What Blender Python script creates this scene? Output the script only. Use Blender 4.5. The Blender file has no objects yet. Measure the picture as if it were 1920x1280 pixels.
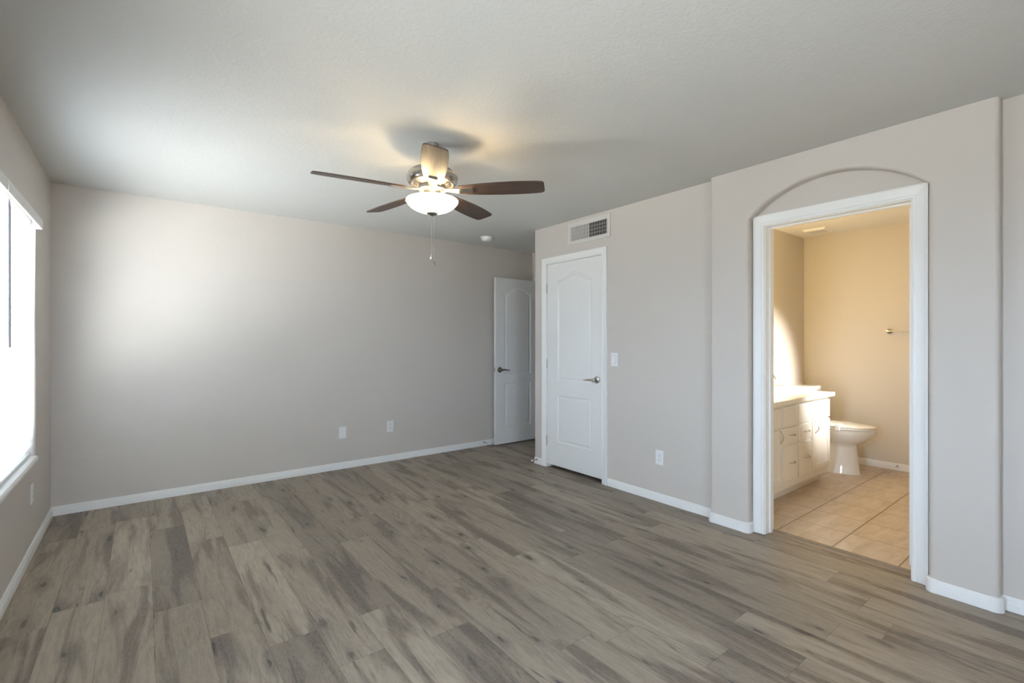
import bpy, bmesh, math, random
from mathutils import Vector, Matrix

PI = math.pi
S = bpy.context.scene
COL = S.collection
R = math.radians

# ------------------------------------------------------------------ camera
cam = bpy.data.cameras.new('camera')
cam.sensor_width = 36.0
cam.lens = 893.2 / 1920 * 36.0
cam.shift_y = -1.6 / 1920
cam.clip_start = 0.02
cam_o = bpy.data.objects.new('camera', cam)
COL.objects.link(cam_o)
cam_o.location = (0, 0, 1.284)
cam_o.rotation_euler = (R(90), 0, -R(37.84))
S.camera = cam_o

# ------------------------------------------------------------------ view
S.view_settings.view_transform = 'Standard'
S.view_settings.look = 'None'
S.view_settings.gamma = 1
S.view_settings.use_curve_mapping = False
S.view_settings.exposure = 0.88
S.cycles.max_bounces = 14
S.cycles.diffuse_bounces = 8
S.cycles.transparent_max_bounces = 16
S.cycles.sample_clamp_indirect = 6.0
S.cycles.caustics_reflective = False
S.cycles.caustics_refractive = False
S.cycles.use_denoising = True

# ------------------------------------------------------------------ sky and made-up ground light
W = bpy.data.worlds.new('sky')
S.world = W
W.use_nodes = True
wt = W.node_tree
bg = wt.nodes['Background']
bg.inputs['Strength'].default_value = 1.0
w_tc = wt.nodes.new('ShaderNodeTexCoord')
w_sp = wt.nodes.new('ShaderNodeSeparateXYZ')
wt.links.new(w_tc.outputs['Generated'], w_sp.inputs[0])
w_mr = wt.nodes.new('ShaderNodeMapRange')
w_mr.inputs['From Min'].default_value = -0.10
w_mr.inputs['From Max'].default_value = 0.06
wt.links.new(w_sp.outputs['Z'], w_mr.inputs['Value'])
w_mx = wt.nodes.new('ShaderNodeMix')
w_mx.data_type = 'RGBA'
w_mx.clamp_result = False
SKY, GRD, HORIZON, NEAR = 24.0, 25.0, 11.0, 8.0     # sky, then ground zones made up to steer the light indoors
w_gm = wt.nodes.new('ShaderNodeMapRange')
w_gm.interpolation_type = 'SMOOTHSTEP'
w_gm.inputs['From Min'].default_value = -0.36
w_gm.inputs['From Max'].default_value = -0.16
wt.links.new(w_sp.outputs['Z'], w_gm.inputs['Value'])
w_g = wt.nodes.new('ShaderNodeMix')
w_g.data_type = 'RGBA'
w_g.clamp_result = False
w_dt = wt.nodes.new('ShaderNodeVectorMath')
w_dt.operation = 'DOT_PRODUCT'
wt.links.new(w_tc.outputs['Generated'], w_dt.inputs[0])
w_dt.inputs[1].default_value = (-0.62, -0.78, 0.0)      # brighter ground zone put this way to light the back wall
w_xm = wt.nodes.new('ShaderNodeMapRange')
w_xm.inputs['From Min'].default_value = 0.60
w_xm.inputs['From Max'].default_value = -0.10
wt.links.new(w_dt.outputs['Value'], w_xm.inputs['Value'])
w_ga = wt.nodes.new('ShaderNodeMix')
w_ga.data_type = 'RGBA'
w_ga.clamp_result = False
w_ga.inputs['A'].default_value = (GRD * 0.98, GRD * 0.99, GRD * 1.0, 1)
w_ga.inputs['B'].default_value = (HORIZON * 1.3, HORIZON * 1.3, HORIZON * 1.3, 1)
wt.links.new(w_xm.outputs[0], w_ga.inputs['Factor'])
w_nm = wt.nodes.new('ShaderNodeMapRange')        # steep downward zone dimmed to hold back light on the ceiling
w_nm.interpolation_type = 'SMOOTHSTEP'
w_nm.inputs['From Min'].default_value = -0.72
w_nm.inputs['From Max'].default_value = -0.46
wt.links.new(w_sp.outputs['Z'], w_nm.inputs['Value'])
w_n = wt.nodes.new('ShaderNodeMix')
w_n.data_type = 'RGBA'
w_n.clamp_result = False
w_n.inputs['A'].default_value = (NEAR, NEAR, NEAR, 1)
wt.links.new(w_ga.outputs['Result'], w_n.inputs['B'])
wt.links.new(w_nm.outputs[0], w_n.inputs['Factor'])
wt.links.new(w_n.outputs['Result'], w_g.inputs['A'])
w_g.inputs['B'].default_value = (HORIZON, HORIZON, HORIZON, 1)
wt.links.new(w_gm.outputs[0], w_g.inputs['Factor'])
wt.links.new(w_g.outputs['Result'], w_mx.inputs['A'])
w_mx.inputs['B'].default_value = (SKY * 0.78, SKY * 0.93, SKY * 1.17, 1)
wt.links.new(w_mr.outputs[0], w_mx.inputs['Factor'])
wt.links.new(w_mx.outputs['Result'], bg.inputs['Color'])

def portal(name, loc, normal, w, h):
    l = bpy.data.lights.new(name, 'AREA')
    l.shape = 'RECTANGLE'
    l.size = w
    l.size_y = h
    l.cycles.is_portal = True
    o = bpy.data.objects.new(name, l)
    COL.objects.link(o)
    o.location = loc
    o.rotation_euler = Vector(normal).to_track_quat('-Z', 'Z').to_euler()
    return o


# ------------------------------------------------------------------ dimensions
XL, YB, XR, XP = -0.526, 4.82, 3.265, 3.195     # left wall, back wall, right wall, arched wall
H = 2.44
YR = -1.9                                        # wall behind the camera
XA = 4.085                                       # alcove end wall
YC = 3.806                                       # closet corner
WT = 0.12
XB = XR + WT                                     # bathroom side of the right wall
XF, YS, YW = 5.92, 2.23, -0.45                   # bathroom far, side, window walls

portal('sky_portal', (XL - 0.16, 3.60, 1.27), (1, 0, 0), 1.2, 1.55)
portal('sky_portal', (XL - 0.16, 0.63, 1.27), (1, 0, 0), 0.7, 1.55)
portal('sky_portal', (0.3, YR - 0.13, 1.6), (0, 1, 0), 0.95, 0.95)

# ------------------------------------------------------------------ materials
MATS = {}


def nt(name):
    m = bpy.data.materials.new(name)
    m.use_nodes = True
    MATS[name] = m
    t = m.node_tree
    return m, t, t.nodes['Principled BSDF']


def plain(name, col, rough=0.5, metal=0.0, spec=0.5, noise=0.0, nscale=20.0, bump=0.0, bscale=200.0, coat=0.0):
    m, t, b = nt(name)
    b.inputs['Base Color'].default_value = (*col, 1)
    b.inputs['Roughness'].default_value = rough
    b.inputs['Metallic'].default_value = metal
    b.inputs['Specular IOR Level'].default_value = spec
    b.inputs['Coat Weight'].default_value = coat
    tc = t.nodes.new('ShaderNodeTexCoord')
    if noise:
        n = t.nodes.new('ShaderNodeTexNoise')
        n.inputs['Scale'].default_value = nscale
        n.inputs['Detail'].default_value = 4
        t.links.new(tc.outputs['Object'], n.inputs['Vector'])
        mx = t.nodes.new('ShaderNodeMix')
        mx.data_type = 'RGBA'
        mx.inputs['A'].default_value = (*[c * (1 - noise) for c in col], 1)
        mx.inputs['B'].default_value = (*[min(1, c * (1 + noise)) for c in col], 1)
        t.links.new(n.outputs['Fac'], mx.inputs['Factor'])
        t.links.new(mx.outputs['Result'], b.inputs['Base Color'])
    if bump:
        n2 = t.nodes.new('ShaderNodeTexNoise')
        n2.inputs['Scale'].default_value = bscale
        n2.inputs['Detail'].default_value = 3
        t.links.new(tc.outputs['Object'], n2.inputs['Vector'])
        bp = t.nodes.new('ShaderNodeBump')
        bp.inputs['Strength'].default_value = bump
        bp.inputs['Distance'].default_value = 0.002
        t.links.new(n2.outputs['Fac'], bp.inputs['Height'])
        t.links.new(bp.outputs['Normal'], b.inputs['Normal'])
    return m


WALL = plain('wall_paint', (0.615, 0.57, 0.53), 0.55, spec=0.3, bump=0.35, bscale=70)
BATHWALL = plain('bathroom_wall_paint', (0.64, 0.59, 0.53), 0.55, spec=0.3, bump=0.3, bscale=70)
TRIM = plain('trim_paint', (0.86, 0.86, 0.85), 0.35)
DOORP = plain('door_paint', (0.82, 0.82, 0.81), 0.38)
PLATE = plain('white_plastic', (0.82, 0.82, 0.82), 0.3)
VINYL = plain('white_vinyl', (0.8, 0.8, 0.8), 0.4)
BLIND = plain('blind_white', (0.82, 0.82, 0.81), 0.45)
WAND = plain('clear_grey_plastic', (0.22, 0.22, 0.25), 0.3)
CORD = plain('white_cord', (0.7, 0.7, 0.7), 0.8)
PORC = plain('porcelain', (0.87, 0.87, 0.86), 0.08, coat=0.5)
CAB = plain('cabinet_paint', (0.85, 0.83, 0.78), 0.4)
COUNTER = plain('cultured_marble', (0.84, 0.82, 0.78), 0.15, noise=0.03, nscale=8)
NICKEL = plain('brushed_nickel', (0.56, 0.53, 0.49), 0.28, metal=1.0, noise=0.05, nscale=60)
CHROME = plain('chrome', (0.7, 0.7, 0.7), 0.12, metal=1.0)
BRONZE = plain('dark_nickel', (0.30, 0.25, 0.20), 0.3, metal=1.0)
DARK = plain('vent_shade', (0.02, 0.02, 0.02), 0.8)  # painted shade behind the vent louvers
SLOT = plain('slot_and_gap_shade', (0.12, 0.12, 0.13), 0.6)  # dark standing in for shade inside slots and gaps
RUBBER = plain('white_rubber', (0.75, 0.73, 0.68), 0.6)
VENTP = plain('vent_paint', (0.66, 0.64, 0.61), 0.4)
BAR_GAP = plain('bar_and_gap_grey', (0.42, 0.41, 0.40), 0.4)  # vent bars; also shade painted for gaps and slots
PLENUM = plain('plain_drywall', (0.5, 0.48, 0.45), 0.8)


def ceiling_mat(name, col):
    m, t, b = nt(name)
    b.inputs['Base Color'].default_value = (*col, 1)
    b.inputs['Roughness'].default_value = 0.7
    b.inputs['Specular IOR Level'].default_value = 0.2
    tc = t.nodes.new('ShaderNodeTexCoord')
    v = t.nodes.new('ShaderNodeTexNoise')
    v.inputs['Scale'].default_value = 38
    v.inputs['Detail'].default_value = 4
    v.inputs['Distortion'].default_value = 1.2
    t.links.new(tc.outputs['Object'], v.inputs['Vector'])
    r = t.nodes.new('ShaderNodeValToRGB')
    r.color_ramp.elements[0].position = 0.46
    r.color_ramp.elements[1].position = 0.58
    t.links.new(v.outputs['Fac'], r.inputs['Fac'])
    bp = t.nodes.new('ShaderNodeBump')
    bp.inputs['Strength'].default_value = 0.2
    bp.inputs['Distance'].default_value = 0.002
    t.links.new(r.outputs['Color'], bp.inputs['Height'])
    t.links.new(bp.outputs['Normal'], b.inputs['Normal'])
    return m


CEIL = ceiling_mat('ceiling_paint', (0.62, 0.62, 0.605))
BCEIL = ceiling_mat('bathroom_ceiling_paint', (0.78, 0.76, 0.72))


def glass_mat():
    m = bpy.data.materials.new('window_glass')
    m.use_nodes = True
    t = m.node_tree
    t.nodes.clear()
    out = t.nodes.new('ShaderNodeOutputMaterial')
    tr = t.nodes.new('ShaderNodeBsdfTransparent')
    tr.inputs['Color'].default_value = (0.96, 0.98, 0.97, 1)
    gl = t.nodes.new('ShaderNodeBsdfGlossy')
    gl.inputs['Roughness'].default_value = 0.02
    fr = t.nodes.new('ShaderNodeFresnel')
    fr.inputs['IOR'].default_value = 1.45
    mx = t.nodes.new('ShaderNodeMixShader')
    geo = t.nodes.new('ShaderNodeNewGeometry')
    sub = t.nodes.new('ShaderNodeMath')
    sub.operation = 'SUBTRACT'
    sub.inputs[0].default_value = 1.0
    t.links.new(geo.outputs['Backfacing'], sub.inputs[1])
    mul = t.nodes.new('ShaderNodeMath')
    mul.operation = 'MULTIPLY'
    t.links.new(fr.outputs['Fac'], mul.inputs[0])
    t.links.new(sub.outputs[0], mul.inputs[1])
    t.links.new(mul.outputs[0], mx.inputs['Fac'])
    t.links.new(tr.outputs['BSDF'], mx.inputs[1])
    t.links.new(gl.outputs['BSDF'], mx.inputs[2])
    t.links.new(mx.outputs['Shader'], out.inputs['Surface'])
    return m


GLASS = glass_mat()


def slat_mat():
    """thin white vinyl: part of the daylight passes through"""
    m, t, b = nt('thin_vinyl_slat')
    b.inputs['Base Color'].default_value = (0.86, 0.86, 0.85, 1)
    b.inputs['Roughness'].default_value = 0.45
    tl = t.nodes.new('ShaderNodeBsdfTranslucent')
    tl.inputs['Color'].default_value = (0.9, 0.9, 0.89, 1)
    mx = t.nodes.new('ShaderNodeMixShader')
    mx.inputs['Fac'].default_value = 0.25
    t.links.new(b.outputs['BSDF'], mx.inputs[1])
    t.links.new(tl.outputs['BSDF'], mx.inputs[2])
    t.links.new(mx.outputs['Shader'], t.nodes['Material Output'].inputs['Surface'])
    return m


SLAT = slat_mat()


def lamp_mat(name, col, strength):
    m, t, b = nt(name)
    b.inputs['Base Color'].default_value = (0.85, 0.83, 0.78, 1)
    b.inputs['Roughness'].default_value = 0.25
    b.inputs['Emission Color'].default_value = (*col, 1)
    b.inputs['Emission Strength'].default_value = strength
    return m


BOWL = lamp_mat('frosted_glass_lit', (1.0, 0.90, 0.72), 1.6)
GLOBE = lamp_mat('globe_lit', (1.0, 0.8, 0.5), 3.0)


class N:
    """tiny node-graph helper"""
    def __init__(s, t):
        s.t = t

    def val(s, x):
        return x

    def math(s, op, a, b=None, c=None):
        n = s.t.nodes.new('ShaderNodeMath')
        n.operation = op
        for i, v in enumerate((a, b, c)):
            if v is None:
                continue
            if isinstance(v, (int, float)):
                n.inputs[i].default_value = v
            else:
                s.t.links.new(v, n.inputs[i])
        return n.outputs[0]

    def comb(s, x, y, z=0.0):
        n = s.t.nodes.new('ShaderNodeCombineXYZ')
        for i, v in enumerate((x, y, z)):
            if isinstance(v, (int, float)):
                n.inputs[i].default_value = v
            else:
                s.t.links.new(v, n.inputs[i])
        return n.outputs[0]

    def sep(s, v):
        n = s.t.nodes.new('ShaderNodeSeparateXYZ')
        s.t.links.new(v, n.inputs[0])
        return n.outputs

    def vadd(s, a, b):
        n = s.t.nodes.new('ShaderNodeVectorMath')
        n.operation = 'ADD'
        s.t.links.new(a, n.inputs[0])
        s.t.links.new(b, n.inputs[1])
        return n.outputs[0]

    def vscale(s, a, k):
        n = s.t.nodes.new('ShaderNodeVectorMath')
        n.operation = 'SCALE'
        s.t.links.new(a, n.inputs[0])
        n.inputs['Scale'].default_value = k
        return n.outputs[0]

    def white(s, v, dim='3D'):
        n = s.t.nodes.new('ShaderNodeTexWhiteNoise')
        n.noise_dimensions = dim
        s.t.links.new(v, n.inputs['W' if dim == '1D' else 'Vector'])
        return n.outputs['Value'], n.outputs['Color']

    def noise(s, v, scale, detail=3.0, rough=0.5, dist=0.0):
        n = s.t.nodes.new('ShaderNodeTexNoise')
        n.inputs['Scale'].default_value = scale
        n.inputs['Detail'].default_value = detail
        n.inputs['Roughness'].default_value = rough
        n.inputs['Distortion'].default_value = dist
        s.t.links.new(v, n.inputs['Vector'])
        return n.outputs['Fac']

    def vor(s, v, scale):
        n = s.t.nodes.new('ShaderNodeTexVoronoi')
        n.voronoi_dimensions = '2D'
        n.inputs['Scale'].default_value = scale
        s.t.links.new(v, n.inputs['Vector'])
        return n.outputs['Distance'], n.outputs['Color']

    def maprange(s, v, a, b, c, d, smooth=False):
        n = s.t.nodes.new('ShaderNodeMapRange')
        n.interpolation_type = 'SMOOTHSTEP' if smooth else 'LINEAR'
        s.t.links.new(v, n.inputs['Value'])
        for k, x in zip(('From Min', 'From Max', 'To Min', 'To Max'), (a, b, c, d)):
            n.inputs[k].default_value = x
        return n.outputs[0]

    def ramp(s, v, stops):
        n = s.t.nodes.new('ShaderNodeValToRGB')
        e = n.color_ramp.elements
        while len(e) < len(stops):
            e.new(0.5)
        for i, (p, c) in enumerate(stops):
            e[i].position = p
            e[i].color = (*c, 1)
        s.t.links.new(v, n.inputs['Fac'])
        return n.outputs['Color']

    def mix(s, f, a, b, mode='MIX'):
        n = s.t.nodes.new('ShaderNodeMix')
        n.data_type = 'RGBA'
        n.blend_type = mode
        for k, v in (('Factor', f), ('A', a), ('B', b)):
            if isinstance(v, (int, float)):
                n.inputs[k].default_value = v
            elif isinstance(v, tuple):
                n.inputs[k].default_value = (*v, 1)
            else:
                s.t.links.new(v, n.inputs[k])
        return n.outputs['Result']


def plank_mat():
    m, t, b = nt('grey_oak_planks')
    g = N(t)
    tc = t.nodes.new('ShaderNodeTexCoord')
    x, y, z = g.sep(tc.outputs['Object'])
    PW, PL = 0.1895, 1.22
    X = g.math('DIVIDE', g.math('ADD', x, 0.147 + PW * 20), PW)
    row = g.math('FLOOR', X)
    fx = g.math('FRACT', X)
    rv, rc = g.white(row, '1D')
    Y = g.math('ADD', g.math('DIVIDE', g.math('ADD', y, 20), PL), g.math('MULTIPLY', rv, 7.31))
    colu = g.math('FLOOR', Y)
    fy = g.math('FRACT', Y)
    pv, pc = g.white(g.comb(row, colu, 3.7))
    offs = g.vscale(pc, 40.0)
    # broad cloudy streaks running along each plank
    v1 = g.vadd(g.comb(g.math('MULTIPLY', x, 10.0), g.math('MULTIPLY', y, 1.1), 0), offs)
    streak = g.noise(v1, 1.0, 4.0, 0.55, 0.6)
    # fine pore grain
    v2 = g.vadd(g.comb(g.math('MULTIPLY', x, 300.0), g.math('MULTIPLY', y, 38.0), 0), offs)
    grain = g.noise(v2, 1.0, 3.0, 0.6)
    v2b = g.vadd(g.comb(g.math('MULTIPLY', x, 70.0), g.math('MULTIPLY', y, 8.0), 0), offs)
    grain2 = g.noise(v2b, 1.0, 4.0, 0.6, 0.5)
    # cathedral rings
    v3 = g.vadd(g.comb(g.math('MULTIPLY', x, 6.0), g.math('MULTIPLY', y, 0.9), 0), offs)
    rings_n = g.noise(v3, 1.0, 1.0, 0.4, 0.3)
    rings = g.math('SINE', g.math('MULTIPLY', rings_n, 150.0))
    rmask = g.maprange(g.noise(g.vadd(g.comb(g.math('MULTIPLY', x, 5.0), g.math('MULTIPLY', y, 1.2), 9.0), offs), 1.0, 1.0),
                       0.54, 0.66, 0.0, 1.0, True)
    # knots: dark core, long smoky halo
    v4 = g.vadd(g.comb(g.math('MULTIPLY', x, 7.0), g.math('MULTIPLY', y, 2.1), 0), offs)
    wob = g.noise(v4, 2.6, 3.0, 0.6)
    wob2 = g.noise(g.vadd(v4, g.comb(7.3, 2.1, 0)), 2.6, 3.0, 0.6)
    v4w = g.vadd(v4, g.comb(g.math('MULTIPLY', wob, 0.42), g.math('MULTIPLY', wob2, 0.36), 0))
    kd0, kc = g.vor(v4w, 1.0)
    kr = g.sep(kc)
    ksel = g.math('GREATER_THAN', kr[0], 0.55)
    kd = g.math('MULTIPLY', kd0, g.maprange(kr[1], 0.0, 1.0, 0.75, 2.4))       # every knot its own size
    kamp = g.math('MULTIPLY', ksel, g.maprange(kr[2], 0.0, 1.0, 0.45, 1.0))
    halo = g.math('MULTIPLY', g.maprange(kd, 0.02, 0.48, 1.0, 0.0, True), kamp)
    core = g.math('MULTIPLY', g.maprange(kd, 0.05, 0.13, 1.0, 0.0, True), kamp)
    # thin dark cracks
    v5 = g.vadd(g.comb(g.math('MULTIPLY', x, 30.0), g.math('MULTIPLY', y, 2.6), 5.0), offs)
    crack = g.maprange(g.noise(v5, 1.0, 2.0, 0.5, 1.0), 0.66, 0.76, 0.0, 1.0, True)

    base = g.ramp(pv, [(0.0, (0.215, 0.168, 0.126)), (0.35, (0.290, 0.231, 0.174)), (0.7, (0.335, 0.270, 0.203)), (1.0, (0.400, 0.328, 0.250))])
    c = g.mix(g.maprange(streak, 0.47, 0.63, 0.0, 1.0, True), base, g.mix(1.0, base, (0.44, 0.405, 0.40), 'MULTIPLY'))
    c = g.mix(g.math('MULTIPLY', halo, 0.74), c, (0.075, 0.060, 0.052))
    c = g.mix(g.math('MULTIPLY', g.math('MULTIPLY', g.maprange(rings, 0.1, 1.0, 0.0, 1.0), rmask), 0.30), c, (0.085, 0.068, 0.055))
    c = g.mix(g.math('MULTIPLY', g.maprange(grain2, 0.40, 0.70, 0.0, 1.0), 0.42), c, (0.11, 0.092, 0.078))
    c = g.mix(g.math('MULTIPLY', g.maprange(grain, 0.35, 0.65, 0.0, 1.0), 0.24), c, (0.42, 0.39, 0.34))
    c = g.mix(g.math('MULTIPLY', crack, 0.7), c, (0.05, 0.04, 0.035))
    c = g.mix(g.math('MULTIPLY', core, 0.85), c, (0.030, 0.024, 0.022))
    fleck = g.math('MULTIPLY', g.maprange(kd, 0.02, 0.05, 1.0, 0.0, True), g.math('GREATER_THAN', kr[2], 0.7))
    fleck = g.math('MULTIPLY', fleck, ksel)
    c = g.mix(g.math('MULTIPLY', fleck, 0.12), c, (0.45, 0.42, 0.38))
    # seams
    ex = g.math('MINIMUM', fx, g.math('SUBTRACT', 1.0, fx))
    ey = g.math('MULTIPLY', g.math('MINIMUM', fy, g.math('SUBTRACT', 1.0, fy)), PL / PW)
    e = g.math('MINIMUM', ex, ey)
    seam = g.maprange(e, 0.003, 0.010, 1.0, 0.0, True)
    c = g.mix(g.math('MULTIPLY', seam, 0.40), c, (0.06, 0.05, 0.045))
    t.links.new(c, b.inputs['Base Color'])
    b.inputs['Roughness'].default_value = 0.42
    b.inputs['Specular IOR Level'].default_value = 0.35
    bp = t.nodes.new('ShaderNodeBump')
    bp.inputs['Strength'].default_value = 0.15
    bp.inputs['Distance'].default_value = 0.001
    hgt = g.math('SUBTRACT', grain, g.math('MULTIPLY', seam, 1.5))
    t.links.new(hgt, bp.inputs['Height'])
    t.links.new(bp.outputs['Normal'], b.inputs['Normal'])
    return m


def tile_mat():
    m, t, b = nt('beige_floor_tile')
    g = N(t)
    tc = t.nodes.new('ShaderNodeTexCoord')
    x, y, z = g.sep(tc.outputs['Object'])
    TX, TY = 0.325, 0.33
    X = g.math('DIVIDE', g.math('SUBTRACT', x, 3.72 - TX * 20), TX)
    Y = g.math('DIVIDE', g.math('SUBTRACT', y, 1.45 - TY * 20), TY)
    fx, fy = g.math('FRACT', X), g.math('FRACT', Y)
    pv, pc = g.white(g.comb(g.math('FLOOR', X), g.math('FLOOR', Y), 1.0))
    n1 = g.noise(g.vadd(g.comb(g.math('MULTIPLY', x, 4.0), g.math('MULTIPLY', y, 14.0), 0), g.vscale(pc, 20)), 1.0, 4.0, 0.6, 0.6)
    c = g.ramp(n1, [(0.3, (0.44, 0.35, 0.27)), (0.5, (0.56, 0.46, 0.37)), (0.72, (0.64, 0.55, 0.46))])
    c = g.mix(g.math('MULTIPLY', pv, 0.25), c, (0.50, 0.42, 0.34))
    ex = g.math('MINIMUM', fx, g.math('SUBTRACT', 1.0, fx))
    ey = g.math('MINIMUM', fy, g.math('SUBTRACT', 1.0, fy))
    gx = g.maprange(ex, 0.006, 0.012, 1.0, 0.0, True)
    gy = g.maprange(ey, 0.009, 0.016, 1.0, 0.0, True)
    gr = g.math('MAXIMUM', gx, gy)
    c = g.mix(gr, c, (0.24, 0.17, 0.115))
    t.links.new(c, b.inputs['Base Color'])
    b.inputs['Roughness'].default_value = 0.35
    bp = t.nodes.new('ShaderNodeBump')
    bp.inputs['Strength'].default_value = 0.4
    bp.inputs['Distance'].default_value = 0.002
    t.links.new(g.math('SUBTRACT', 1.0, gr), bp.inputs['Height'])
    t.links.new(bp.outputs['Normal'], b.inputs['Normal'])
    return m


def blade_mat():
    m, t, b = nt('walnut_blade')
    g = N(t)
    tc = t.nodes.new('ShaderNodeTexCoord')
    x, y, z = g.sep(tc.outputs['UV'])
    v = g.comb(g.math('MULTIPLY', x, 6.0), g.math('MULTIPLY', y, 110.0), 0)
    n1 = g.noise(v, 1.0, 4.0, 0.6, 0.4)
    c = g.ramp(n1, [(0.3, (0.035, 0.022, 0.016)), (0.55, (0.085, 0.055, 0.040)), (0.8, (0.15, 0.105, 0.078))])
    t.links.new(c, b.inputs['Base Color'])
    b.inputs['Roughness'].default_value = 0.45
    return m


PLANK = plank_mat()
TILE = tile_mat()
BLADE = blade_mat()

# ------------------------------------------------------------------ mesh helpers


def root_loc(p):
    v = Vector((0, 0, 0))
    while p is not None:
        v = v + Vector(p.location)
        p = p.parent
    return v


class MB:
    def __init__(s):
        s.bm = bmesh.new()

    def poly(s, pts):
        vs = [s.bm.verts.new(p) for p in pts]
        return s.bm.faces.new(vs)

    def box(s, x0, x1, y0, y1, z0, z1, bev=0.0, seg=2):
        b = bmesh.new()
        v = [b.verts.new((x, y, z)) for x in (x0, x1) for y in (y0, y1) for z in (z0, z1)]
        for f in ((0, 1, 3, 2), (4, 6, 7, 5), (0, 4, 5, 1), (2, 3, 7, 6), (0, 2, 6, 4), (1, 5, 7, 3)):
            b.faces.new([v[i] for i in f])
        if bev:
            bmesh.ops.bevel(b, geom=b.edges[:], offset=bev, segments=seg, affect='EDGES', profile=0.5)
        s.join(b)
        return s

    def join(s, b, mat=None):
        b.verts.ensure_lookup_table()
        vm = {}
        for v in b.verts:
            vm[v] = s.bm.verts.new(mat @ v.co if mat else v.co)
        for f in b.faces:
            try:
                s.bm.faces.new([vm[v] for v in f.verts])
            except ValueError:
                pass
        b.free()

    def loft(s, rings, cap0=True, cap1=True, closed=True):
        rows = [[s.bm.verts.new(p) for p in r] for r in rings]
        n = len(rows[0])
        for a, b in zip(rows[:-1], rows[1:]):
            for i in range(n if closed else n - 1):
                j = (i + 1) % n
                s.bm.faces.new((a[i], a[j], b[j], b[i]))
        if cap0:
            s.bm.faces.new(rows[0])
        if cap1:
            s.bm.faces.new(rows[-1])
        return s

    def lathe(s, prof, c, axis=(0, 0, 1), seg=40, cap0=True, cap1=True):
        """prof: list of (radius, height along axis) from centre c"""
        ax = Vector(axis).normalized()
        u = ax.orthogonal().normalized()
        w = ax.cross(u)
        c = Vector(c)
        rings = []
        for r, h in prof:
            rings.append([c + ax * h + (u * math.cos(2 * PI * i / seg) + w * math.sin(2 * PI * i / seg)) * max(r, 1e-5) for i in range(seg)])
        return s.loft(rings, cap0, cap1)

    def tube(s, pts, rad, seg=10):
        pts = [Vector(p) for p in pts]
        if isinstance(rad, (int, float)):
            rad = [rad] * len(pts)
        t0 = (pts[1] - pts[0]).normalized()
        u = t0.orthogonal().normalized()
        rings = []
        for i, p in enumerate(pts):
            if i == 0:
                t = t0
            elif i == len(pts) - 1:
                t = (pts[i] - pts[i - 1]).normalized()
            else:
                t = (pts[i + 1] - pts[i - 1]).normalized()
            u = (u - t * u.dot(t)).normalized()
            w = t.cross(u)
            rings.append([p + (u * math.cos(2 * PI * k / seg) + w * math.sin(2 * PI * k / seg)) * rad[i] for k in range(seg)])
        return s.loft(rings)

    def build(s, name, mat, parent=None, smooth=None, weld=1e-5, offset=None):
        bm = s.bm
        if weld:
            bmesh.ops.remove_doubles(bm, verts=bm.verts[:], dist=weld)
        bmesh.ops.recalc_face_normals(bm, faces=bm.faces[:])
        if smooth:
            for f in bm.faces:
                f.smooth = True
            for e in bm.edges:
                if len(e.link_faces) != 2 or e.calc_face_angle(0) > R(smooth):
                    e.smooth = False
        off = root_loc(parent) if offset is None else Vector(offset)
        if off.length:
            bmesh.ops.translate(bm, verts=bm.verts[:], vec=-off)
        me = bpy.data.meshes.new(name)
        bm.to_mesh(me)
        bm.free()
        if mat is not None:
            me.materials.append(mat)
        o = bpy.data.objects.new(name, me)
        COL.objects.link(o)
        if parent is not None:
            o.parent = parent
        elif offset is not None:
            o.location = offset
        return o


def tag(o, label, cat, group=None, kind=None):
    o['label'] = label
    o['category'] = cat
    if group:
        o['group'] = group
    if kind:
        o['kind'] = kind
    return o


def struct(o, label, cat):
    return tag(o, label, cat, kind='structure')


def thing(name, loc, label, cat, group=None, kind=None):
    o = bpy.data.objects.new(name, None)
    o.empty_display_size = 0.1
    COL.objects.link(o)
    o.location = loc
    return tag(o, label, cat, group, kind)


def one(mb, name, mat, loc, label, cat, group=None, kind=None, smooth=None):
    return tag(mb.build(name, mat, None, smooth, offset=loc), label, cat, group, kind)


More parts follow.
